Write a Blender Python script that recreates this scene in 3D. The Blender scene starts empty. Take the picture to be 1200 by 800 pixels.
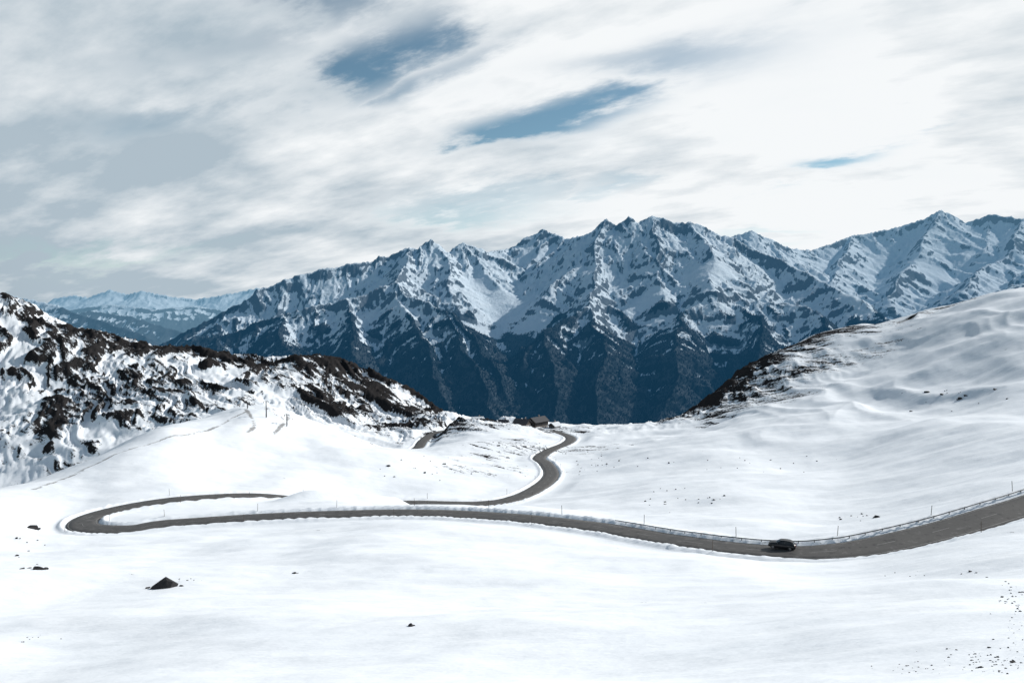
import bpy, bmesh, math, random
import numpy as np
from mathutils import Vector, Matrix
random.seed(7); rng=np.random.default_rng(11)
scene=bpy.context.scene
# ---------------------------------------------------------------- survey helper (camera station = world origin)
F=870.0; TH=math.radians(2.63); S_,C_=math.sin(TH),math.cos(TH)
def P(px,py,d):
    cx=(px-600)/F; cy=(400-py)/F
    y=C_+cy*S_; z=-S_+cy*C_
    return (d*cx/y, d, d*z/y)
# ---------------------------------------------------------------- noise
_tab=np.linspace(0,2*np.pi,1024,endpoint=False); _c=np.cos(_tab).astype(np.float32); _s=np.sin(_tab).astype(np.float32)
def perlin(x,y,seed=0):
    xi=np.floor(x).astype(np.int64); yi=np.floor(y).astype(np.int64)
    fx=(x-xi).astype(np.float32); fy=(y-yi).astype(np.float32)
    def g(ix,iy,dx,dy):
        h=(ix*374761393+iy*668265263+seed*974634777)&0xffffffff
        h=((h^(h>>13))*1274126177)&0xffffffff
        h=(h^(h>>16))&1023
        return _c[h]*dx+_s[h]*dy
    u=fx*fx*fx*(fx*(fx*6-15)+10); v=fy*fy*fy*(fy*(fy*6-15)+10)
    a=g(xi,yi,fx,fy); b=g(xi+1,yi,fx-1,fy); c=g(xi,yi+1,fx,fy-1); d=g(xi+1,yi+1,fx-1,fy-1)
    return (a+(b-a)*u+((c+(d-c)*u)-(a+(b-a)*u))*v)*1.5
def fbm(x,y,o=4,seed=0,gain=.5):
    r=0;a=1;t=0
    for i in range(o):
        r=r+a*perlin(x,y,seed+i*17); t+=a; a*=gain; x=x*2.03+3.1; y=y*2.03-1.7
    return r/t
def ridged(x,y,o=5,seed=0,gain=.5):
    r=0;a=1;t=0;w=1
    for i in range(o):
        n=1-np.abs(perlin(x,y,seed+i*13)); n=n*n
        r=r+a*n*w; t+=a; w=np.clip(n*1.6,0,1); a*=gain; x=x*2.07+5.3; y=y*2.07+1.9
    return r/t
def sstep(a,b,x):
    t=np.clip((x-a)/(b-a),0,1); return t*t*(3-2*t)
# ---------------------------------------------------------------- roads
R1=[(1420,535,150),(1300,562,141),(1200,592,132),(1100,622,126),(1000,643,122),(915,646,124),(800,634,135),(700,617,150),(600,606,166),(500,601,180),
    (400,602,187),(300,606,190),(200,613,188),(155,618,184),(122,620,185),(98,616,190),(103,607,201),(140,596,212),(205,585,224),(310,580,240),(400,590,254),
    (480,589,260),(560,590,264),(605,583,278),(635,568,310),(646,555,345),(640,543,380),(632,536,408),(645,527,440),(664,519,475),(668,512,520),(650,505,570)]
R2=[(478,530,500),(490,524,520),(496,516,545),(510,507,590),(535,502,625),(545,494,670),(560,490,700)]
def catmull(pts,step=1.2):
    p=[np.array(q,float) for q in pts]; p=[2*p[0]-p[1]]+p+[2*p[-1]-p[-2]]
    out=[]
    for i in range(1,len(p)-2):
        L=np.linalg.norm(p[i+1]-p[i]); n=max(2,int(L/step))
        for k in range(n):
            t=k/n
            out.append(.5*((2*p[i])+(-p[i-1]+p[i+1])*t+(2*p[i-1]-5*p[i]+4*p[i+1]-p[i+2])*t*t+(-p[i-1]+3*p[i]-3*p[i+1]+p[i+2])*t**3))
    out.append(p[-2]); out=np.array(out)
    z=out[:,2]; k=np.ones(15)/15; zz=np.convolve(np.pad(z,7,'edge'),k,'valid'); out[:,2]=zz
    return out
road1=catmull([P(*q) for q in R1]); road2=catmull([P(*q) for q in R2])
roadpts=np.concatenate([road1[::2],road2[::2]])
trackpts=[catmull([P(*q) for q in T],2.5) for T in ([(40,576,240),(90,556,262),(130,538,280),(170,520,298),(210,502,318),(245,488,342),(270,480,368),(290,477,385)],[(334,480,395),(338,488,384),(330,499,370),(322,510,355)],[(288,482,390),(294,492,372),(298,502,358),(290,514,345)])]
# ---------------------------------------------------------------- near terrain control heights
CP=[(0,800,40),(300,800,34),(600,800,28),(900,800,22),(1200,800,15),
(0,740,58),(300,740,52),(600,740,47),(900,740,39),(1200,745,26),
(0,692,84),(300,690,80),(600,687,76),(900,695,62),(1200,690,48),
(0,655,122),(300,652,118),(600,650,110),(850,668,93),(1000,672,92),(1200,640,86),
(0,625,165),(1200,612,112),
(800,617,160),(800,592,205),(800,560,265),(800,530,340),(800,508,440),(780,496,560),
(900,618,152),(900,598,185),(900,562,240),(900,525,330),(900,482,440),(900,450,540),(900,416,640),
(850,495,470),(850,445,640),
(1000,616,150),(1000,590,185),(1000,560,235),(1000,530,295),(1000,500,365),(1000,465,440),(1000,425,530),(1000,386,630),
(1100,590,155),(1100,545,215),(1100,490,310),(1100,490,360),(1100,440,430),(1100,364,610),
(1200,572,150),(1200,540,190),(1200,500,245),(1200,488,300),(1200,440,370),(1200,390,450),(1200,342,560),
(700,594,215),(700,562,300),(700,532,400),(700,508,520),(700,498,620),(740,497,600),
(620,597,205),(560,598,212),(560,566,305),(560,544,360),(550,522,440),(570,505,540),(585,493,660),(625,495,610),(540,497,650),
(480,597,210),(400,588,215),(400,583,226),(320,592,212),(470,566,295),(400,562,290),(400,532,330),(330,560,272),
(250,572,245),(250,548,280),(250,518,325),(265,490,370),(285,476,400),(330,480,400),(200,565,245),(200,530,290),(200,503,330),
(100,590,222),(100,562,252),(100,542,285),(0,600,190),(0,580,222),
(360,495,400),(420,513,400),(450,526,420),(350,525,335),
(0,625,340),(0,585,500),(0,500,620),(0,425,750),(0,354,880),(60,376,870),
(100,565,400),(100,540,520),(100,480,650),(110,394,860),(160,409,850),
(200,530,500),(200,490,600),(200,450,720),(220,408,850),(260,410,850),
(300,500,520),(300,468,650),(310,429,840),(345,420,840),(380,417,850),(380,465,690),(430,432,840),(440,490,680),(420,515,560),(480,460,810),(500,500,650),(530,489,760),
(700,530,760),(700,640,1100),(580,530,800),(580,640,1100),(0,400,1050),(0,560,1300),(200,470,1050),(200,600,1300),(380,480,1050),(380,600,1300),(500,530,950),(500,620,1150),
(800,530,700),(800,600,900),(900,450,780),(900,590,1050),(1000,410,780),(1000,560,1100),(1200,380,760),(1200,540,1100)]
ext=[]
for q in CP:
    if q[0]==0: ext.append((-420,q[1]-(0 if q[2]<500 else 12),q[2]))
    if q[0]==1200: ext.append((1620,q[1]-(10 if q[2]>200 else 0),q[2]))
CP+=ext
for px in range(-500,1800,300): CP.append((px,760,1650))
cps=[P(*q) for q in CP]+[tuple(p) for p in road1[::22]]+[tuple(p) for p in road2[::25]]
cps+=[(x,y,z) for x,y,z in [(0,0,-2.2),(0,-14,-2),(10,-10,-2),(-12,-10,-3),(0,10,-5.2),(8,6,-3.6),(-12,8,-6),(20,0,-3),(-20,0,-6.5)]]
AY=-20.0
cps=np.array(cps)
def uv(x,y):
    yy=y-AY; return np.arctan2(x,yy), .55*np.log(np.hypot(x,yy)), np.hypot(x,yy)
cu,cv,cd=uv(cps[:,0],cps[:,1])
def phi(r2): return r2*np.log(r2+1e-9)*.5
n=len(cps); A=np.zeros((n+3,n+3))
A[:n,:n]=phi((cu[:,None]-cu)**2+(cv[:,None]-cv)**2)+np.eye(n)*4e-4
Q=np.stack([np.ones(n),cu,cv],1); A[:n,n:]=Q; A[n:,:n]=Q.T
W=np.linalg.solve(A,np.concatenate([cps[:,2]/cd,[0,0,0]]))
mA=np.array(P(318,578,229)); mB=np.array(P(482,588,247))
def rot_ab(xs,ys): return xs*.7+ys*.7, -xs*.7+ys*.7
def flute(xs,ys):
    a,b=rot_ab(xs,ys)
    wob=fbm(xs/110,ys/110,3,31)*1.0
    return ridged(a/34+wob*1.6,b/330+wob*.4,5,21,.6)-.45
def ridge_mask(xs,ys):
    return sstep(470,650,ys)*sstep(60,-80,xs+(ys-760)*.2)*sstep(1500,1100,ys)
def near_height(x,y):
    x=np.asarray(x,float).ravel(); y=np.asarray(y,float).ravel(); out=np.empty(len(x))
    rd=np.full(len(x),1e3)
    for s in range(0,len(x),60000):
        xs,ys=x[s:s+60000],y[s:s+60000]; u,v,d=uv(xs,ys)
        r2=(u[:,None].astype(np.float32)-cu.astype(np.float32))**2+(v[:,None].astype(np.float32)-cv.astype(np.float32))**2
        t=phi(r2).astype(float)@W[:n]+W[n]+W[n+1]*u+W[n+2]*v
        z=t*d
        m=ridge_mask(xs,ys); g=flute(xs,ys); ra,rb=rot_ab(xs,ys)
        z=z+fbm(xs/40,ys/30,2,5)*2.0*sstep(20,90,d)+fbm(xs/140,ys/110,3,9)*5.0*sstep(200,420,d)+fbm(xs/14,ys/7,3,15)*.42*(1-m)
        z=z+m*(g*16+(ridged(ra/9,rb/42,3,41,.6)-.4)*2.2+fbm(xs/130,ys/170,2,43)*10)
        m2=np.exp(-(((xs-165)/85)**2))*sstep(470,560,ys)*sstep(900,650,ys)
        z=z+m2*((ridged(xs/16,ys/50,5,51)-.4)*7)
        m3=sstep(300,420,ys)*(1-m)*(1-m2)
        z=z+m3*(fbm(xs/22,ys/26,3,61)*.9+(ridged(xs/70+fbm(xs/90,ys/90,2,64),ys/160,2,63)-.5)*5*sstep(60,160,xs))
        near=(ys<740)&(ys>80); idx=np.nonzero(near)[0]
        if len(idx):
            dm=np.full(len(xs),1e3)
            rp=roadpts[::3]
            for c in range(0,len(idx),20000):
                ii=idx[c:c+20000]
                dd=(xs[ii,None].astype(np.float32)-rp[:,0].astype(np.float32))**2+(ys[ii,None].astype(np.float32)-rp[:,1].astype(np.float32))**2
                dm[ii]=np.sqrt(dd.min(1))
            ii=np.nonzero(dm<22)[0]
            for c in range(0,len(ii),8000):
                jj=ii[c:c+8000]
                dd=(xs[jj,None]-roadpts[:,0])**2+(ys[jj,None]-roadpts[:,1])**2
                dmin=dd.min(1)
                w=np.exp(-(dd-dmin[:,None])/(2*3.0**2)); zr=(w*roadpts[:,2]).sum(1)/w.sum(1)
                dist=np.sqrt(np.maximum(dmin-.5,0)); rd[s+jj]=dist
                k=sstep(5.0,17,dist)
                bn=.5+.5*fbm(xs[jj]/5,ys[jj]/5,2,77)
                bank=np.exp(-((dist-5.0)/.75)**2)*(.25+.7*bn)
                bed=-.45*(1-sstep(3.5,4.3,dist))
                z[jj]=zr*(1-k)+z[jj]*k+bank+bed
        # wind-blown snow mound in front of the upper road
        dx,dy=mB[:2]-mA[:2]; L2=dx*dx+dy*dy
        uu=((xs-mA[0])*dx+(ys-mA[1])*dy)/L2; ds=np.abs((xs-mA[0])*dy-(ys-mA[1])*dx)/math.sqrt(L2)
        z=z+3.7*np.exp(-(ds/4.2)**2)*sstep(-.1,.3,uu)*sstep(1.07,.85,uu)
        out[s:s+60000]=z
    return out,rd
def gz(x,y): return float(near_height([x],[y])[0][0])
# ---------------------------------------------------------------- mesh helpers
def grid_mesh(name,X,Y,Z):
    R,Cn=X.shape; co=np.stack([X,Y,Z],-1).reshape(-1,3).astype(np.float32)
    i=np.arange(R*Cn,dtype=np.int32).reshape(R,Cn)
    q=np.stack([i[:-1,:-1],i[:-1,1:],i[1:,1:],i[1:,:-1]],-1).reshape(-1,4)
    return raw_mesh(name,co,q)
def raw_mesh(name,co,q,smooth=True):
    me=bpy.data.meshes.new(name); me.vertices.add(len(co)); me.vertices.foreach_set('co',np.asarray(co,np.float32).ravel())
    k=q.shape[1]; me.loops.add(q.size); me.loops.foreach_set('vertex_index',q.ravel().astype(np.int32))
    me.polygons.add(len(q)); me.polygons.foreach_set('loop_start',(np.arange(len(q))*k).astype(np.int32)); 
    try: me.polygons.foreach_set('loop_total',np.full(len(q),k,np.int32))
    except Exception: pass
    me.polygons.foreach_set('use_smooth',np.full(len(q),smooth))
    me.update(calc_edges=True); me.validate()
    ob=bpy.data.objects.new(name,me); scene.collection.objects.link(ob); return ob
def attr(ob,name,vals):
    a=ob.data.attributes.new(name,'FLOAT','POINT'); a.data.foreach_set('value',np.asarray(vals,np.float32).ravel())
def normals(ob):
    v=np.empty(len(ob.data.vertices)*3,np.float32); ob.data.vertices.foreach_get('normal',v); return v.reshape(-1,3)
# ---------------------------------------------------------------- material helpers
class NT:
    def __init__(s,name):
        s.m=bpy.data.materials.new(name); s.m.use_nodes=True; s.t=s.m.node_tree; s.t.nodes.clear()
        s.out=s.t.nodes.new('ShaderNodeOutputMaterial')
    def n(s,ty,**kw):
        nd=s.t.nodes.new(ty)
        for k,v in kw.items(): setattr(nd,k,v)
        return nd
    def link(s,a,b): s.t.links.new(a,b)
    def val(s,sock,v):
        if isinstance(v,bpy.types.NodeSocket): s.link(v,sock)
        else: sock.default_value=v
    def math(s,op,a,b=0.0,c=0.0,clamp=False):
        nd=s.n('ShaderNodeMath',operation=op,use_clamp=clamp); s.val(nd.inputs[0],a); s.val(nd.inputs[1],b)
        if len(nd.inputs)>2: s.val(nd.inputs[2],c)
        return nd.outputs[0]
    def ss(s,x,a,b):
        nd=s.n('ShaderNodeMapRange',interpolation_type='SMOOTHSTEP'); s.val(nd.inputs[0],x)
        nd.inputs[1].default_value=a; nd.inputs[2].default_value=b; return nd.outputs[0]
    def mix(s,f,a,b):
        nd=s.n('ShaderNodeMix',data_type='RGBA'); s.val(nd.inputs[0],f)
        for i,v in ((6,a),(7,b)):
            if isinstance(v,tuple): v=(*v,1)[:4]
            s.val(nd.inputs[i],v)
        return nd.outputs[2]
    def noise(s,vec,scale,detail=4,rough=.55):
        nd=s.n('ShaderNodeTexNoise'); s.link(vec,nd.inputs['Vector']); nd.inputs['Scale'].default_value=scale
        nd.inputs['Detail'].default_value=detail; nd.inputs['Roughness'].default_value=rough; return nd.outputs[0]
    def mapped(s,vec,rot,sc,loc=(0,0,0)):
        mp=s.n('ShaderNodeMapping',vector_type='TEXTURE'); s.link(vec,mp.inputs[0]); mp.inputs['Rotation'].default_value=(0,0,rot); mp.inputs['Scale'].default_value=sc; mp.inputs['Location'].default_value=loc; return mp.outputs[0]
    def pos(s): return s.n('ShaderNodeNewGeometry').outputs['Position']
    def attr(s,nm): return s.n('ShaderNodeAttribute',attribute_name=nm).outputs['Fac']
    def bsdf(s,col,rough=.7,bump=None,bs=.3,bd=1.0,metal=0.0,spec=.3):
        b=s.n('ShaderNodeBsdfPrincipled'); v=(*col,1)[:4] if isinstance(col,tuple) else col
        s.val(b.inputs['Base Color'],v); s.val(b.inputs['Roughness'],rough); b.inputs['Metallic'].default_value=metal
        b.inputs['Specular IOR Level'].default_value=spec
        if bump is not None:
            bp=s.n('ShaderNodeBump'); s.link(bump,bp.inputs['Height']); bp.inputs['Strength'].default_value=bs; bp.inputs['Distance'].default_value=bd
            s.link(bp.outputs[0],b.inputs['Normal'])
        return b.outputs[0]
    def diff(s,col,bump=None,bs=.3,bd=1.0):
        b=s.n('ShaderNodeBsdfDiffuse'); s.val(b.inputs['Color'],col)
        if bump is not None:
            bp=s.n('ShaderNodeBump'); s.link(bump,bp.inputs['Height']); bp.inputs['Strength'].default_value=bs; bp.inputs['Distance'].default_value=bd
            s.link(bp.outputs[0],b.inputs['Normal'])
        return b.outputs[0]
    def done(s,sh): s.link(sh,s.out.inputs['Surface']); return s.m
    def haze(s,sh,L=25000.):  # bluish distance haze painted in as emission, by range from the world origin
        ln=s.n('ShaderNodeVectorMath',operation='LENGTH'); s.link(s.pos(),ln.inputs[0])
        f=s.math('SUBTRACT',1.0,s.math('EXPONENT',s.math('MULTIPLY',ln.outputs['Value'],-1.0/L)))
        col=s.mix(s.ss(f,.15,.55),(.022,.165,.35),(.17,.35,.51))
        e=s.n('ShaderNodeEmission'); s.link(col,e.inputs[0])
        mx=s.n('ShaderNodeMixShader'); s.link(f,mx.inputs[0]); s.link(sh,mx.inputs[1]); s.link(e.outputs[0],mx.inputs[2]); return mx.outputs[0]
def simple(name,col,rough=.6,metal=0.0,var=.25,scale=3.0,spec=.4):
    t=NT(name); tc=t.n('ShaderNodeTexCoord').outputs['Object']; nz=t.noise(tc,scale,3)
    c=t.mix(nz,tuple(c*(1-var) for c in col),tuple(min(1,c*(1+var)) for c in col)); return t.done(t.bsdf(c,rough,metal=metal,spec=spec))
# ---------------------------------------------------------------- NEAR GROUND
R_,C_n=980,1150
r=np.exp(np.linspace(math.log(6),math.log(1700),R_)); az=np.radians(np.linspace(-50,50,C_n))
AZ,RR=np.meshgrid(az,r); X=RR*np.sin(AZ); Y=RR*np.cos(AZ)+AY
z,rd=near_height(X,Y); Z=z.reshape(X.shape)
ground=grid_mesh('snow_ground',X,Y,Z)
nz=normals(ground)[:,2]
xf,yf,zf=X.ravel(),Y.ravel(),Z.ravel()
dens=np.zeros(len(xf))
def zone(px,py,d,rx,rdp,s):
    global dens
    p=P(px,py,d); dens=np.maximum(dens,s*np.exp(-((xf-p[0])/rx)**2-((yf-p[1])/rdp)**2))
for q in [(0,365,870,60,50,1.0),(40,385,850,60,50,1.1),(100,400,840,60,60,1.3),(150,415,830,50,60,1.3),(215,415,840,60,60,1.4),(260,425,830,50,80,1.4),(310,440,820,45,70,1.3),(350,425,830,40,80,1.45),
          (400,435,810,50,90,1.45),(450,455,780,50,90,1.4),(500,480,740,45,80,1.3),(20,500,620,110,110,.66),(120,470,680,110,110,.69),(400,480,680,60,60,.80),(30,440,740,120,90,.74),(240,450,720,90,80,.78),(200,500,600,80,60,.60),(60,540,520,80,60,.58),(330,480,640,60,60,.70),
          (790,490,575,24,60,1.25),(815,475,585,30,75,1.3),(845,455,605,36,80,1.28),(880,435,630,40,80,1.28),(930,410,640,42,70,1.22),(985,394,635,42,55,1.05),(1050,377,625,42,40,.8),(1110,362,610,40,30,.66),(880,470,520,50,65,.9),(930,445,560,50,60,.84),(850,490,500,34,45,.85),(1000,430,540,50,40,.68),
          (560,545,350,30,40,.55),(600,520,440,45,60,.66),(540,510,560,60,70,.74),(700,520,450,35,60,.6),(690,545,350,20,30,.56),(640,500,580,60,50,.72),(470,500,620,50,60,.74),(330,500,390,25,20,.5),(610,545,360,16,30,.58),(430,530,400,30,30,.5)]: zone(*q)
m=ridge_mask(xf,yf); g=flute(xf,yf)
steep=sstep(.88,.60,nz)
cross=fbm(xf/30,yf/45,4,91)
rockv=dens*.6+steep*.40*sstep(.2,.5,dens)+steep*.1+cross*.2*sstep(.1,.4,dens)+m*sstep(.15,.5,dens)*(g*1.6-.2)
td=np.full(len(xf),99.)
sel=np.nonzero((yf>230)&(yf<420)&(xf<-60)&(xf>-200))[0]
for T in trackpts:
    for c in range(0,len(sel),40000):
        ii=sel[c:c+40000]; td[ii]=np.minimum(td[ii],np.sqrt(((xf[ii,None]-T[:,0])**2+(yf[ii,None]-T[:,1])**2).min(1)))
edge=np.maximum(np.exp(-((rd-4.2)/.9)**2)*.5,np.exp(-(td/1.7)**2)*.9)
attr(ground,'rock',np.clip(rockv,0,1.3)); attr(ground,'verge',edge)
t=NT('snow_with_rock'); p=t.pos()
n1=t.noise(t.mapped(p,-math.pi/4,(3.2,.5,1)),.10,5,.66); n2=t.noise(p,.6,4,.7)
ns=t.noise(t.mapped(p,.25,(2.2,.9,1.5)),.35,5,.6)
nn=t.math('ADD',t.math('MULTIPLY',n1,1.3),t.math('MULTIPLY',n2,.7))
k=t.math('ADD',t.attr('rock'),t.math('MULTIPLY',t.math('SUBTRACT',nn,1.0),1.35))
mask=t.ss(k,.46,.56)
vg=t.ss(t.math('ADD',t.attr('verge'),t.math('MULTIPLY',t.math('SUBTRACT',n2,.5),1.2)),.5,.8)
rc=t.mix(n2,(.008,.009,.012),(.048,.044,.042)); snow=t.mix(n1,(.795,.835,.88),(.855,.875,.895))
col=t.mix(mask,snow,rc); col=t.mix(t.math('MULTIPLY',vg,.75),col,(.16,.15,.14))
h=t.math('ADD',t.math('MULTIPLY',ns,.9),t.math('MULTIPLY',mask,t.math('ADD',t.math('MULTIPLY',n2,2.2),.4)))
ground.data.materials.append(t.done(t.diff(col,h,.55,.6)))
# ---------------------------------------------------------------- ROADS
def mm(o,m): o.data.materials.append(m); return o
def ribbon(name,path,offs,dz,mat,a0=0,a1=None):
    path=path[a0:a1]; tg=np.gradient(path,axis=0); tg[:,2]=0; tg/=np.linalg.norm(tg,axis=1)[:,None]
    nr=np.stack([-tg[:,1],tg[:,0],np.zeros(len(tg))],1)
    A_=np.stack([path+nr*o+np.array([0,0,z0+dz]) for o,z0 in offs],1); return mm(grid_mesh(name,A_[:,:,0],A_[:,:,1],A_[:,:,2]),mat)
t=NT('asphalt'); p=t.pos(); a=t.noise(p,.12,3,.6); b=t.noise(p,7,3,.6); c2=t.noise(p,.6,4,.7)
col=t.mix(a,(.052,.051,.051),(.10,.096,.092)); col=t.mix(t.ss(c2,.54,.78),col,(.17,.165,.16)); col=t.mix(t.ss(c2,.46,.3),col,(.036,.036,.038))
asph=t.done(t.bsdf(col,t.math('ADD',.55,t.math('MULTIPLY',a,.4)),b,.3,.02))
prof=[(-3.7,-.6),(-3.6,0),(-1.8,.03),(0,.06),(1.8,.03),(3.6,0),(3.7,-.6)]
paint=simple('worn_road_paint',(.24,.24,.23),.7,0,.5,1.2)
ro=ribbon('mountain_road',road1,prof,0,asph); ro2=ribbon('access_road',road2,prof,0,asph)
for nm,o in (('edge_line_1',-3.2),('edge_line_2',3.2)):
    z0=.06*(1-3.2/3.6)
    e=ribbon(nm,road1,[(o-.06,z0+.008),(o+.06,z0+.008)],0,paint); e.parent=ro
co=[];fa=[]
for i in range(4,len(road1)-8,9):
    e=ribbon('centre_dash',road1,[(-.05,.066),(.05,.066)],0,paint,i,i+4); 
    vs=np.array([v.co[:] for v in e.data.vertices]); fs=np.array([f.vertices[:] for f in e.data.polygons])+len(co)
    co+=vs.tolist(); fa+=fs.tolist(); bpy.data.objects.remove(e)
cd_=raw_mesh('centre_dashes',np.array(co),np.array(fa)); mm(cd_,paint); cd_.parent=ro
tg1=np.gradient(road1,axis=0); tg1[:,2]=0; tg1/=np.linalg.norm(tg1,axis=1)[:,None]; nr1=np.stack([-tg1[:,1],tg1[:,0],0*tg1[:,0]],1)
far1=lambda i,o: road1[i]-nr1[i]*o
steel=simple('galvanised_steel',(.10,.105,.11),.5,.3)
def box(bm,cx,cy,cz,sx,sy,sz,M=None):
    r=bmesh.ops.create_cube(bm,size=1); 
    for v in r['verts']:
        v.co=Vector((v.co.x*sx+cx,v.co.y*sy+cy,v.co.z*sz+cz))
        if M is not None: v.co=M@v.co
    return r['verts']
def bmobj(name,bm,mat=None,parent=None,loc=None,rotz=0,smooth=False):
    me=bpy.data.meshes.new(name); bm.to_mesh(me); bm.free(); o=bpy.data.objects.new(name,me); scene.collection.objects.link(o)
    if mat: me.materials.append(mat)
    if smooth:
        for f in me.polygons: f.use_smooth=True
    if parent: o.parent=parent
    if loc: o.location=loc
    o.rotation_euler[2]=rotz; return o
def guardrail(a,b):
    E=bpy.data.objects.new('guardrail',None); scene.collection.objects.link(E)
    beam=ribbon('beam',road1,[(-4.25,.55),(-4.18,.59),(-4.25,.63),(-4.18,.67),(-4.25,.72),(-4.31,.72),(-4.31,.55)],0,steel,a,b); beam.parent=E
    bm=bmesh.new()
    for i in range(a,b,3):
        q=far1(i,4.38); box(bm,q[0],q[1],q[2]+.15,.1,.1,1.1)
    bmobj('posts',bm,steel,E)
def idx(px,py,d):
    q=np.array(P(px,py,d)); return int(np.argmin(((road1-q)**2).sum(1)))
i0=idx(1300,562,141); i1=idx(700,617,150)
guardrail(max(0,i0),i1)
bm=bmesh.new(); bmesh.ops.create_cone(bm,segments=8,radius1=.055,radius2=.045,depth=2.6,cap_ends=True)
for v in bm.verts: v.co.z+=1.1
tmp=bmobj('snow_pole',bm,simple('wood_pole',(.10,.08,.065),.8)); polem=tmp.data; bpy.data.objects.remove(tmp)
for k,i in enumerate(range(6,len(road1)-10,17)):
    for sgn in ((1,-1) if k%2 else (-1,)):
        q=road1[i]+nr1[i]*sgn*(4.9+random.random()*.6)
        o=bpy.data.objects.new('snow_pole',polem); scene.collection.objects.link(o); o.location=q; o.rotation_euler=(random.uniform(-.06,.06),random.uniform(-.06,.06),0)
# ---------------------------------------------------------------- MOUNTAINS
random.seed(2024)
RM,CM=1100,1200
rm=np.exp(np.linspace(math.log(1500),math.log(27000),RM)); am=np.radians(np.linspace(-43,43,CM))
AM,RM2=np.meshgrid(am,rm); MX=RM2*np.sin(AM); MY=RM2*np.cos(AM)
wx=MX+fbm(MX/800,MY/800,3,3)*120+fbm(MX/170,MY/170,4,4)*30; wy=MY+fbm(MX/800+9,MY/800,3,6)*120+fbm(MX/170,MY/170+7,4,8)*30
FLOOR=-950.; H=np.full(MX.shape,FLOOR); SS=np.zeros(MX.shape); DS=np.full(MX.shape,3000.)
CW,CR=75.,130.
def seg(a,b,sl,s0,cs):
    a=np.array(a);b=np.array(b); zm=max(a[2],b[2]); reach=(zm-FLOOR)/sl
    reach=min(reach,3200)+260
    c=(a[:2]+b[:2])/2; rad=np.linalg.norm(b[:2]-a[:2])/2+reach; rc=np.hypot(*c); ac=math.atan2(c[0],c[1])
    r0=np.searchsorted(rm,rc-rad); r1=np.searchsorted(rm,rc+rad); da=math.asin(min(.99,rad/rc))
    c0=np.searchsorted(am,ac-da); c1=np.searchsorted(am,ac+da)
    if r1<=r0 or c1<=c0: return
    x=wx[r0:r1,c0:c1]; y=wy[r0:r1,c0:c1]; d=b[:2]-a[:2]; L2=(d**2).sum()+1e-6
    tt=((x-a[0])*d[0]+(y-a[1])*d[1])/L2; t=np.clip(tt,0,1)
    ds=np.hypot(x-(a[0]+t*d[0]),y-(a[1]+t*d[1])); h=a[2]+t*(b[2]-a[2])-sl*ds-cs*CW*(1-np.exp(-ds/CR))
    Hs=H[r0:r1,c0:c1]; w=h>Hs
    Hs[w]=h[w]; SS[r0:r1,c0:c1][w]=(s0+tt*math.sqrt(L2))[w]; DS[r0:r1,c0:c1][w]=ds[w]
def chain(pts,sl=.72,sp=380,branch=1,blen=1.,unwarp=True,cs=1.):
    p=[np.array(P(*q)) if unwarp else np.array(q) for q in pts]; s0=random.uniform(0,90000)
    for a,b in zip(p[:-1],p[1:]):
        seg(a,b,sl,s0,cs)
        L=np.linalg.norm((b-a)[:2]); s0+=L
        if branch<=0: continue
        m=max(1,int(L/sp+random.random()*.6)); d=(b-a)[:2]/L
        for k in range(m):
            s=a+(b-a)*((k+random.uniform(.15,.85))/m)
            for side in (1,-1):
                ang=random.uniform(.95,1.5)*side; dr=np.array([d[0]*math.cos(ang)-d[1]*math.sin(ang),d[0]*math.sin(ang)+d[1]*math.cos(ang)])
                hgt=s[2]-FLOOR; ln=hgt*random.uniform(.45,.95)*blen; ds=random.uniform(.42,.54)
                st=s.copy(); st[2]-=random.uniform(10,50); pts2=[st]
                nseg=3; cur=st.copy(); dd=dr.copy()
                for j in range(nseg):
                    aa=random.uniform(-.3,.3); dd=np.array([dd[0]*math.cos(aa)-dd[1]*math.sin(aa),dd[0]*math.sin(aa)+dd[1]*math.cos(aa)])
                    nx=cur.copy(); nx[:2]+=dd*ln/nseg; nx[2]-=ln/nseg*ds*(1.25 if j==0 else .9)*random.uniform(.8,1.2); pts2.append(nx); cur=nx
                chain(pts2,sl*1.1,sp*.75,branch-1,blen*.5,False,cs*.6)
chain([(150,425,6300),(170,412,6500),(230,378,6700),(300,338,7000),(345,323,7200),(400,312,7300),(440,302,7400),(480,290,7500),(492,291,7500),(508,278,7500),(520,290,7500),(530,297,7500),(548,282,7600),(562,289,7600),(575,295,7700)],.60,430,2)
chain([(575,295,7700),(595,292,8200),(612,280,8300),(628,268,8400),(645,275,8300),(660,279,8200),(690,273,7800),(700,270,7700),(715,256,7600),(730,265,7550),(745,254,7500),(758,263,7500),(770,252,7500),(795,260,7450),(820,262,7400),(850,276,7300),(900,300,7000),(950,325,6500),(1000,350,6000),(1040,378,5600)],.60,430,2)
chain([(820,300,9300),(860,276,9500),(880,269,9500),(920,289,9600),(950,294,10000),(1000,276,10500),(1020,272,10500),(1050,266,10500),(1085,256,10500),(1105,246,10500),(1130,260,10500),(1165,251,10300),(1200,256,10000),(1280,240,9500),(1450,250,9000)],.56,560,2)
chain([(1105,248,10500),(1075,300,9200),(1040,345,8000)],.56,500,1); chain([(1200,256,10000),(1180,300,8700),(1120,340,7600)],.56,500,1); chain([(1000,276,10500),(985,315,9000),(960,340,8000)],.56,500,1)
chain([(1300,270,8000),(1230,320,7000),(1150,352,6200),(1080,380,5700)],.55,450,1)
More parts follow.
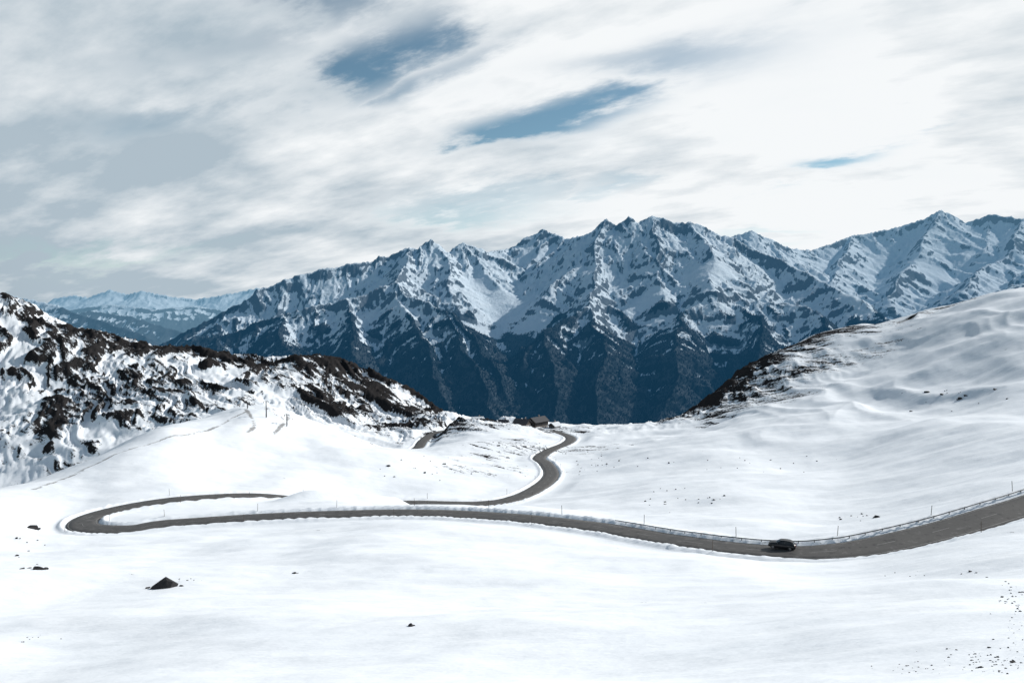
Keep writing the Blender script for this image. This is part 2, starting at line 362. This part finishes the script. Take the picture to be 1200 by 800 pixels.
# spur A
chain([(480,289,7500),(470,315,6800),(460,331,6200)],.58,420,1,.6)
chain([(460,331,6200),(480,346,5850),(530,368,5450),(565,400,5100),(590,450,4700)],.62,380,1,.45)
chain([(460,331,6200),(400,350,6000),(330,370,5850),(250,393,5700),(190,412,5600)],.58,400,1,.5)
for c in ([(460,331,6200),(478,370,5500),(500,410,5000),(520,490,4300)],[(400,350,6000),(415,390,5350),(430,440,4700),(440,500,4200)],[(330,370,5850),(335,410,5200),(345,460,4600)],[(250,393,5700),(260,425,5100),(280,470,4500)],[(520,365,5500),(560,430,4800),(575,490,4300)]):
    chain(c,.68,330,1,.32,True,.6)
# spur B
chain([(770,254,7500),(765,300,6700),(800,335,6200),(850,349,5900)],.58,420,1,.55)
chain([(715,258,7600),(690,300,6900),(700,332,6300),(690,358,5750),(645,388,5300),(612,425,4950)],.6,400,1,.45)
for c in ([(690,358,5750),(715,395,5200),(705,440,4700),(700,500,4250)],[(850,349,5900),(790,366,5600),(785,400,5100),(790,480,4350)],[(850,349,5900),(890,372,5400),(895,410,4900),(890,480,4300)],[(850,349,5900),(930,355,5800),(970,375,5400),(990,400,5000)],[(645,388,5300),(650,440,4700),(640,490,4300)]):
    chain(c,.68,330,1,.35,True,.6)
# far left ranges
chain([(-260,320,10500),(-100,332,11000),(0,343,11500),(60,356,11500),(120,377,11000),(170,394,10500)],.45,700,1)
chain([(40,380,13000),(100,364,13500),(150,370,13500),(200,385,13000),(240,400,12500)],.40,700,2,.8,True,.7)
chain([(60,366,17000),(130,356,17500),(180,362,17500),(230,358,18000),(270,366,18000),(330,372,18000)],.36,900,2,.8,True,1.)
chain([(-260,345,22000),(-100,350,22000),(0,348,23000),(60,350,23000),(85,345,23000),(105,348,23000),(128,339,23000),(150,344,23000),(168,340,23000),(190,345,23000),(230,350,23500),(262,345,23500),(285,341,24000),(300,337,24000),(330,343,24000),(420,345,24000)],.36,1400,2,1.2,True,1.8)
fade=np.clip(1.25-RM2/30000,.6,1.)
Sx=SS+fbm(MX/120,MY/120,3,33)*34
top=np.clip(DS/90,.25,1)
fl=(ridged(Sx/230,DS/1500,4,300,.6)-.5)*78*top+(ridged(Sx/62,DS/420,3,320,.6)-.5)*34*top
def blur(a,k):
    c=np.cumsum(np.pad(a,((k+1,k),(0,0)),'edge'),0); a=(c[2*k+1:]-c[:-2*k-1])/(2*k+1)
    c=np.cumsum(np.pad(a,((0,0),(k+1,k)),'edge'),1); return (c[:,2*k+1:]-c[:,:-2*k-1])/(2*k+1)
H=H+(fl*.8+blur(fl,2)*.2)*fade+((ridged(wx/300,wy/300,5,100,.55)-.5)*34+(ridged(MX/55,MY/55,3,120,.6)-.5)*13)*fade
big=H-blur(H,14)
H=H+np.where(big<0,big*-.3,0)   # snow fills hollows
# glacial bowls and benches: wind-smoothed snowfields
bowl=np.zeros(H.shape)
for q,rx,ry in (((585,368,6500),330,460),((560,350,6900),220,280),((620,385,6000),220,300),((830,345,6350),300,260),((760,345,6100),160,200),((355,352,6350),220,180),((960,330,8300),260,400),((1090,320,9000),260,400),((430,330,6650),180,200)):
    c=P(*q); bowl=np.maximum(bowl,np.exp(-((MX-c[0])/rx)**2-((MY-c[1])/ry)**2))
bowl=sstep(.25,.85,bowl+fbm(MX/300,MY/300,3,71)*.35); Hb=blur(blur(H,11),11)
H=H*(1-bowl*.75)+(Hb-12)*bowl*.75
fill=FLOOR+fbm(MX/900,MY/900,3,55)*40; H=np.maximum(H,fill)
mt=grid_mesh('mountain_range',MX,MY,H); nrm=normals(mt)
curv=(H-blur(H,4)).ravel(); curvb=(H-blur(H,12)).ravel(); Hf=H.ravel(); mxf,myf=MX.ravel(),MY.ravel()
nf=fbm(mxf/260,myf/260,4,200)
forest=sstep(-120,-250,Hf+nf*170-np.clip(curvb,-25,25)*6)*sstep(-16,-3,curv*1.2+nf*10+np.clip((-290-Hf)/24,-10,14))
rockm=(sstep(.76,.60,nrm[:,2]+fbm(mxf/60,myf/60,4,210)*.14)*.85+sstep(3,14,curv+nf*4)*.34)*(1-bowl.ravel()*.6)+sstep(250,-150,Hf)*.13
attr(mt,'rock',np.clip(rockm,0,1)); attr(mt,'forest',forest)
t=NT('mountain_snow_rock'); p=t.pos(); n1=t.noise(p,.010,4,.65); n2=t.noise(p,.06,4,.72)
k=t.math('ADD',t.attr('rock'),t.math('MULTIPLY',t.math('SUBTRACT',t.math('ADD',t.math('MULTIPLY',n1,.9),t.math('MULTIPLY',n2,1.1)),1.0),1.1)); mask=t.ss(k,.38,.64)
fm=t.ss(t.math('ADD',t.attr('forest'),t.math('MULTIPLY',t.math('SUBTRACT',n2,.5),.8)),.38,.58)
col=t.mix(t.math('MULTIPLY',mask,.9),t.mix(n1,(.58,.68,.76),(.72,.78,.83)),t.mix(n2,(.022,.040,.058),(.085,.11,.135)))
col=t.mix(t.math('MULTIPLY',fm,.95),col,t.mix(n2,(.009,.015,.022),(.030,.041,.050)))
hh=t.math('ADD',t.math('MULTIPLY',n1,12),t.math('MULTIPLY',n2,8))
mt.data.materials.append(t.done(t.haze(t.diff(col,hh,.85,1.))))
cand=np.nonzero((forest>.35)&(RM2.ravel()<6600)&(RM2.ravel()>3900)&(Hf>FLOOR+60))[0]
pk=rng.choice(cand,min(50000,len(cand)),replace=len(cand)<50000); m=len(pk)
tx=mxf[pk]+rng.uniform(-6,6,m); ty=myf[pk]+rng.uniform(-8,8,m); tz=Hf[pk]-3; th=rng.uniform(9,20,m); tr=th*rng.uniform(.16,.24,m)
V=[]; 
for j in range(4):
    a=rng.uniform(0,1.2)+j*2*math.pi/4; V.append(np.stack([tx+tr*np.cos(a),ty+tr*np.sin(a),tz],1))
V.append(np.stack([tx,ty,tz+th],1)); V=np.stack(V,1).reshape(-1,3)
b=np.arange(m)[:,None]*5; Fc=np.concatenate([np.concatenate([b+j,b+(j+1)%4,b+4],1) for j in range(4)])
fo=raw_mesh('pine_forest',V,Fc,False)
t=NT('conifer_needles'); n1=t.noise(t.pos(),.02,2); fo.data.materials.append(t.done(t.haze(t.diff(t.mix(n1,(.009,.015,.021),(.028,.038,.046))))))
# ---------------------------------------------------------------- ROCKS
t=NT('dark_rock'); p=t.n('ShaderNodeTexCoord').outputs['Object']; n1=t.noise(p,2.5,4,.7)
rockmat=t.done(t.bsdf(t.mix(n1,(.012,.012,.015),(.045,.043,.042)),.85,n1,.6,.3))
def rock_into(bm,x,y,z,s,seed,flat=.7):
    rr=random.Random(seed); r=bmesh.ops.create_icosphere(bm,subdivisions=2,radius=1); sx,sy=rr.uniform(.7,1.4),rr.uniform(.6,1.1)
    pl=[(Vector((rr.gauss(0,1),rr.gauss(0,1),rr.gauss(0,1))).normalized(),rr.uniform(.4,.8)) for _ in range(9)]; a=rr.uniform(0,6)
    M=Matrix.Rotation(a,3,'Z')
    for v in r['verts']:
        c=v.co.copy()
        for nn_,dd in pl:
            q=c.dot(nn_)
            if q>dd: c-=nn_*(q-dd)
        c=M@Vector((c.x*sx,c.y*sy,c.z*flat)); v.co=c*s+Vector((x,y,z))
def boulder(px,py,d,s,k,flat=.7):
    q=P(px,py,d); z=gz(q[0],q[1]); bm=bmesh.new()
    if k==1:
        for v in [(-1.5,-.6,-.5),(-1.35,.6,-.4),(-1.0,-.5,.3),(-.3,0,.8),(.25,.45,1.15),(.7,-.3,.95),(1.35,-.2,.75),(1.7,.5,.3),(-.3,-1.,-.5),(1.1,-.9,-.5),(1.6,0,-.5),(.2,1,-.4)]: bm.verts.new(v)
        bmesh.ops.convex_hull(bm,input=bm.verts[:]); rock_into(bm,2.1,.3,-.05,.45,3,.6); rock_into(bm,2.9,.2,-.08,.28,5,.5); rock_into(bm,-1.7,.1,-.05,.3,8,.6)
    else:
        rock_into(bm,0,0,.1*s,s,k,flat); rock_into(bm,s*.9,.2*s,-.1*s,s*.55,k+1,flat); rock_into(bm,-s*.7,.4*s,-.1*s,s*.4,k+2,flat)
    bmobj('boulder',bm,rockmat,None,(q[0],q[1],z))
def hitd(px,py,d0=20,d1=420):
    ds=np.exp(np.linspace(math.log(d0),math.log(d1),300)); q=P(px,py,1.); zz=near_height(q[0]*ds,ds)[0]
    k=np.nonzero(zz>q[2]*ds)[0]; return float(ds[k[0]]) if len(k) else None
for (px,py,s,k) in [(190,690,1.,1),(38,620,1.3,11),(45,668,.9,21),(20,632,.6,31),(345,672,.4,41),(482,734,.22,51),(1028,606,.8,61),(1125,470,1.5,81)]:
    d=hitd(px,py); 
    if d: boulder(px,py,d,s,k)
bm=bmesh.new(); kk=0
for (cx,cy,rx,ry,cnt,s0) in [(1188,700,24,18,40,.06),(1160,775,60,14,80,.035),(1075,784,50,8,26,.025),(1190,745,14,30,22,.03),(40,748,25,6,8,.08),(1080,672,60,5,14,.09),(220,680,30,4,8,.1),(800,585,60,10,22,.35),(870,545,120,14,20,.4),(1000,605,30,5,8,.3),(700,545,30,12,30,.35),(520,550,60,14,20,.4),(620,525,60,10,30,.5),(30,650,25,25,10,.25),(1120,470,60,14,16,.7)]:
    for _ in range(cnt):
        px,py=cx+random.gauss(0,.5)*rx,cy+random.gauss(0,.5)*ry; d=hitd(px,min(py,798),8,620)
        if not d: continue
        q=P(px,py,d); s=s0*random.uniform(.4,1.5)*(1+.8*(random.random()<.12)); kk+=1
        rock_into(bm,q[0],q[1],gz(q[0],q[1])+s*.1,s,kk+500,.55)
bmobj('scattered_rocks',bm,rockmat)
# ---------------------------------------------------------------- CAR
def loft(bm,sts):
    rings=[[bm.verts.new(v) for v in st] for st in sts]
    for a,b in zip(rings[:-1],rings[1:]):
        n_=len(a)
        for i in range(n_): bm.faces.new((a[i],a[(i+1)%n_],b[(i+1)%n_],b[i]))
    bm.faces.new(rings[0][::-1]); bm.faces.new(rings[-1]); bmesh.ops.recalc_face_normals(bm,faces=bm.faces)
car=bpy.data.objects.new('car',None); scene.collection.objects.link(car)
body=simple('dark_car_paint',(.010,.011,.014),.35,.0,.1,spec=.4); glass=simple('car_glass',(.01,.012,.015),.15,0,.1,spec=.4); tyre=simple('tyre_rubber',(.015,.015,.015),.9); rim=simple('alloy_rim',(.2,.2,.21),.4,.6)
lamp=simple('head_lamp_glass',(.5,.5,.5),.2); tail=simple('tail_lamp',(.25,.01,.01),.3)
bm=bmesh.new(); st=[]
for x,hw,zb,zt in [(-2.2,.72,.42,.80),(-2.12,.84,.32,.95),(-1.6,.9,.25,1.02),(-.8,.91,.22,1.03),(.3,.91,.22,1.02),(1.0,.9,.22,.99),(1.7,.88,.25,.90),(2.1,.80,.32,.78),(2.22,.66,.42,.66)]:
    st.append([(x,-hw*.92,zb),(x,-hw,zb+.15),(x,-hw,zt-.18),(x,-hw*.9,zt),(x,0,zt+.03),(x,hw*.9,zt),(x,hw,zt-.18),(x,hw,zb+.15),(x,hw*.92,zb)])
loft(bm,st); bmobj('body',bm,body,car,smooth=True)
bm=bmesh.new(); st=[]
for x,hw,zt in [(-2.02,.74,1.02),(-1.75,.70,1.38),(-1.3,.66,1.53),(-.4,.66,1.56),(.25,.65,1.50),(.95,.72,1.03)]:
    st.append([(x,-.80,.98),(x,-hw,zt-.06),(x,-hw*.85,zt),(x,hw*.85,zt),(x,hw,zt-.06),(x,.80,.98)])
loft(bm,st); bmobj('windows',bm,glass,car)
bm=bmesh.new(); st=[]
for x,zt in [(-1.78,1.375),(-1.3,1.54),(-.4,1.575),(.25,1.51)]: st.append([(x,-.62,zt-.02),(x,-.58,zt+.02),(x,.58,zt+.02),(x,.62,zt-.02)])
loft(bm,st)
for x0,z0,x1,z1 in [(.25,1.5,.98,1.0),(-.5,1.52,-.5,1.0),(-1.6,1.42,-1.95,1.0)]:
    for s in (-1,1):
        a=Vector((x0,s*.665,z0-.03)); b_=Vector((x1,s*.81,z1)); st=[]
        for c in (a,b_): st.append([(c.x-.05,c.y-.015,c.z),(c.x+.05,c.y-.015,c.z),(c.x+.05,c.y+.02,c.z),(c.x-.05,c.y+.02,c.z)])
        loft(bm,st)
bmobj('roof_and_pillars',bm,body,car)
for k,(x,y) in enumerate([(1.4,.82),(1.4,-.82),(-1.35,.82),(-1.35,-.82)]):
    bm=bmesh.new(); bmesh.ops.create_cone(bm,segments=24,radius1=.34,radius2=.34,depth=.23,cap_ends=True,matrix=Matrix.Translation((x,y,.34))@Matrix.Rotation(math.pi/2,4,'X')); bmobj('wheel_%d'%(k+1),bm,tyre,car)
    bm=bmesh.new(); bmesh.ops.create_cone(bm,segments=16,radius1=.21,radius2=.21,depth=.25,cap_ends=True,matrix=Matrix.Translation((x,y*1.005,.34))@Matrix.Rotation(math.pi/2,4,'X')); bmobj('rim_%d'%(k+1),bm,rim,car)
bm=bmesh.new(); [box(bm,2.13,s*.58,.72,.14,.26,.12) for s in (-1,1)]; bmobj('head_lamps',bm,lamp,car)
bm=bmesh.new(); [box(bm,-2.15,s*.6,.86,.12,.22,.18) for s in (-1,1)]; bmobj('tail_lamps',bm,tail,car)
bm=bmesh.new(); [box(bm,.65,s*.98,1.05,.12,.2,.14) for s in (-1,1)]; bmobj('wing_mirrors',bm,body,car)
ic=idx(915,646,124); q=far1(ic,1.75); car.location=(q[0],q[1],road1[ic][2]+.03); dz=tg1[ic]; car.rotation_euler[2]=math.atan2(dz[1],dz[0])
# ---------------------------------------------------------------- BUILDINGS
wood=simple('dark_timber',(.04,.032,.027),.8); stone=simple('rendered_stone',(.22,.2,.19),.9); win=simple('window_glass',(.03,.04,.05),.1); snowroof=simple('snowy_roof',(.6,.63,.66),.7,0,.1); metalroof=simple('dark_metal_roof',(.035,.035,.04),.5)
def house(name,px,py,d,L,Wd,Hh,rot,roofm,floors=2,walls=wood):
    q=P(px,py,d); E=bpy.data.objects.new(name,None); scene.collection.objects.link(E); E.location=(q[0],q[1],gz(q[0],q[1])-.3); E.rotation_euler[2]=rot
    bm=bmesh.new(); box(bm,0,0,1.2,L,Wd,3.2); bmobj('ground_floor',bm,stone,E)
    bm=bmesh.new(); rh=Wd*.32; st=[]
    z0,z1=2.8,Hh
    for x in (-L/2-.1,L/2+.1): st.append([(x,-Wd/2-.1,z0),(x,-Wd/2-.1,z1),(x,0,z1+rh),(x,Wd/2+.1,z1),(x,Wd/2+.1,z0)])
    loft(bm,st); bmobj('upper_walls',bm,walls,E)
    bm=bmesh.new()
    for s in (-1,1):
        st=[]
        for x in (-L/2-1,L/2+1): st.append([(x,s*(Wd/2+1),z1-rh/(Wd/2)*1+.05),(x,0,z1+rh+.05),(x,0,z1+rh+.4),(x,s*(Wd/2+1),z1-rh/(Wd/2)*1+.4)])
        loft(bm,st)
    bmobj('roof',bm,roofm,E)
    bm=bmesh.new()
    for f in range(floors):
        zz=1.4+f*2.8
        if zz+1>Hh: break
        for i in range(int(L/2.6)):
            x=-L/2+1.5+i*2.6
            for s in (-1,1): box(bm,x,s*(Wd/2+.1),zz,1.1,.12,1.2)
        for s in (-1,1):
            for y in (-Wd/4,Wd/4): box(bm,s*(L/2+.1),y,zz,.12,1.1,1.2)
    bmobj('windows',bm,win,E)
    bm=bmesh.new(); box(bm,0,-Wd/2-.12,1.0,1.2,.14,2.2); bmobj('door',bm,wood,E)
    bm=bmesh.new(); box(bm,L*.2,Wd*.15,z1+rh+.4,.9,.9,2.2); bmobj('chimney',bm,stone,E)
house('mountain_hotel',630,499,595,15,9,6.4,.8,metalroof,2)
house('restaurant_annex',612,503,585,11,8,4.0,-.5,metalroof,2)
house('alpine_hut',650,503,588,8,6,3.4,.9,snowroof,1)
house('alpine_hut',560,503,620,8,6,3.4,.3,snowroof,1)
house('alpine_hut',590,501,620,7,6,3.4,-.2,metalroof,1)
def mast(name,px,py,d,h,arms=True):
    q=P(px,py,d); bm=bmesh.new(); bmesh.ops.create_cone(bm,segments=10,radius1=.28,radius2=.16,depth=h,cap_ends=True,matrix=Matrix.Translation((0,0,h/2-.5)))
    if arms:
        box(bm,0,0,h-.7,2.4,.2,.2)
        for s in (-1,1):
            box(bm,s*1.1,0,h-1.,.2,1.4,.2)
            for k in (-.6,0,.6): bmesh.ops.create_cone(bm,segments=10,radius1=.2,radius2=.2,depth=.12,cap_ends=True,matrix=Matrix.Translation((s*1.1,k,h-1.25))@Matrix.Rotation(math.pi/2,4,'Y'))
        box(bm,.35,0,h/2,.06,.4,h-1)
    bmobj(name,bm,steel,None,(q[0],q[1],gz(q[0],q[1])),.5)
mast('ski_lift_tower',312,492,375,9); mast('ski_lift_tower',336,492,372,6.5); mast('ski_lift_tower',290,480,392,4)
# ---------------------------------------------------------------- LIGHT / SKY
az_s,el_s=math.radians(66),math.radians(31.5)
Sd=Vector((math.sin(az_s)*math.cos(el_s),math.cos(az_s)*math.cos(el_s),math.sin(el_s)))
sl=bpy.data.lights.new('sun','SUN'); sl.energy=4.5; sl.angle=math.radians(.6); sl.color=(1,.97,.925)
so=bpy.data.objects.new('sun',sl); scene.collection.objects.link(so); so.rotation_euler=Sd.to_track_quat('Z','Y').to_euler()
w=bpy.data.worlds.new('World'); scene.world=w; w.use_nodes=True
t=NT.__new__(NT); t.t=w.node_tree; t.t.nodes.clear()
out=t.n('ShaderNodeOutputWorld'); bg=t.n('ShaderNodeBackground'); t.link(bg.outputs[0],out.inputs[0])
sky=t.n('ShaderNodeTexSky',sky_type='NISHITA'); sky.sun_disc=False; sky.sun_elevation=el_s; sky.sun_rotation=az_s; sky.altitude=2400; sky.air_density=1.0; sky.dust_density=.6
dirv=t.n('ShaderNodeTexCoord').outputs['Generated']; sp=t.n('ShaderNodeSeparateXYZ'); t.link(dirv,sp.inputs[0]); x,y,zc=sp.outputs
zz=t.math('ADD',t.math('MAXIMUM',zc,0.0),.22); cb=t.n('ShaderNodeCombineXYZ'); t.link(t.math('DIVIDE',x,zz),cb.inputs[0]); t.link(t.math('DIVIDE',y,zz),cb.inputs[1])
D150=math.radians(155); co3=cb.outputs[0]
nA=t.noise(t.mapped(co3,D150,(1.5,.9,1)),1.3,5,.55); nB=t.noise(t.mapped(co3,D150+.2,(1.3,.9,1),(3,1,0)),1.5,4,.55); nC=t.noise(t.mapped(co3,D150-.12,(1.2,.6,1),(7,2,0)),2.6,7,.6)
azn=t.math('ARCTAN2',x,y); eln=t.math('ARCSINE',zc)
wob=t.math('MULTIPLY',t.math('SUBTRACT',nC,.5),.36); azw=t.math('ADD',azn,t.math('MULTIPLY',wob,1.3)); elw=t.math('ADD',eln,t.math('MULTIPLY',wob,.45))
hole=None
for px,py,wa,we,slp,s in [(435,85,.075,.04,.35,.85),(500,100,.09,.02,.4,.5),(640,143,.12,.018,.12,.85),(965,194,.07,.012,.2,.7),(360,12,.09,.03,0,.5),(60,298,.16,.014,.03,.3),(560,240,.14,.02,0,.35),(870,275,.1,.012,0,.25),(760,75,.2,.03,.1,.4),(700,225,.09,.014,.1,.35),(200,140,.12,.02,.2,.35),(300,60,.1,.02,.2,.3)]:
    a0=math.atan((px-600)/F); e0=math.atan((360-py)/F*math.cos(a0))
    da=t.math('SUBTRACT',azw,a0); de=t.math('SUBTRACT',t.math('SUBTRACT',elw,e0),t.math('MULTIPLY',da,slp))
    qa=t.math('DIVIDE',da,wa); qe=t.math('DIVIDE',de,we)
    q=t.math('ADD',t.math('MULTIPLY',qa,qa),t.math('MULTIPLY',qe,qe))
    g=t.math('MULTIPLY',t.math('EXPONENT',t.math('MULTIPLY',q,-1.0)),s); hole=g if hole is None else t.math('MAXIMUM',hole,g)
cov=t.math('ADD',.80,t.math('MULTIPLY',t.math('SUBTRACT',nA,.5),.8)); cov=t.math('SUBTRACT',cov,t.math('MULTIPLY',hole,t.math('ADD',.5,nC)),clamp=True)
cov=t.ss(cov,.0,.8)
# unseen cloud sheet thinned overhead and behind viewpoint to dim and cool the fill
cov=t.math('MULTIPLY',cov,t.math('MULTIPLY',t.ss(zc,.85,.48),t.math('ADD',.35,t.math('MULTIPLY',t.ss(y,-.5,.1),.65))))
dot=t.n('ShaderNodeVectorMath',operation='DOT_PRODUCT'); t.link(dirv,dot.inputs[0]); dot.inputs[1].default_value=Sd; dv=dot.outputs['Value']
br=t.math('ADD',t.math('ADD',t.ss(dv,-.25,.7),.0),t.math('MULTIPLY',t.math('SUBTRACT',t.math('ADD',nB,nC),1.0),2.2),clamp=True)
cc=t.mix(br,(.43,.52,.59),(.92,.945,.96))
cc=t.mix(t.ss(dv,-.6,-.05),(.20,.245,.285),cc)   # clouds away from the sun, mostly unseen, darkened to cut fill light
skc=t.n('ShaderNodeVectorMath',operation='MULTIPLY'); t.link(sky.outputs[0],skc.inputs[0]); skc.inputs[1].default_value=(.095,.11,.095)
t.link(t.mix(cov,skc.outputs[0],cc),bg.inputs[0]); bg.inputs[1].default_value=1.0
w.cycles.sampling_method='MANUAL'; w.cycles.sample_map_resolution=512
# ---------------------------------------------------------------- CAMERA
cam=bpy.data.cameras.new('camera'); cam.sensor_width=36; cam.lens=36*F/1200; cam.clip_start=.5; cam.clip_end=60000
co_=bpy.data.objects.new('camera',cam); scene.collection.objects.link(co_); co_.rotation_euler=(math.pi/2-TH,0,0); scene.camera=co_
scene.view_settings.view_transform='Standard'; scene.view_settings.look='None'; scene.view_settings.exposure=0
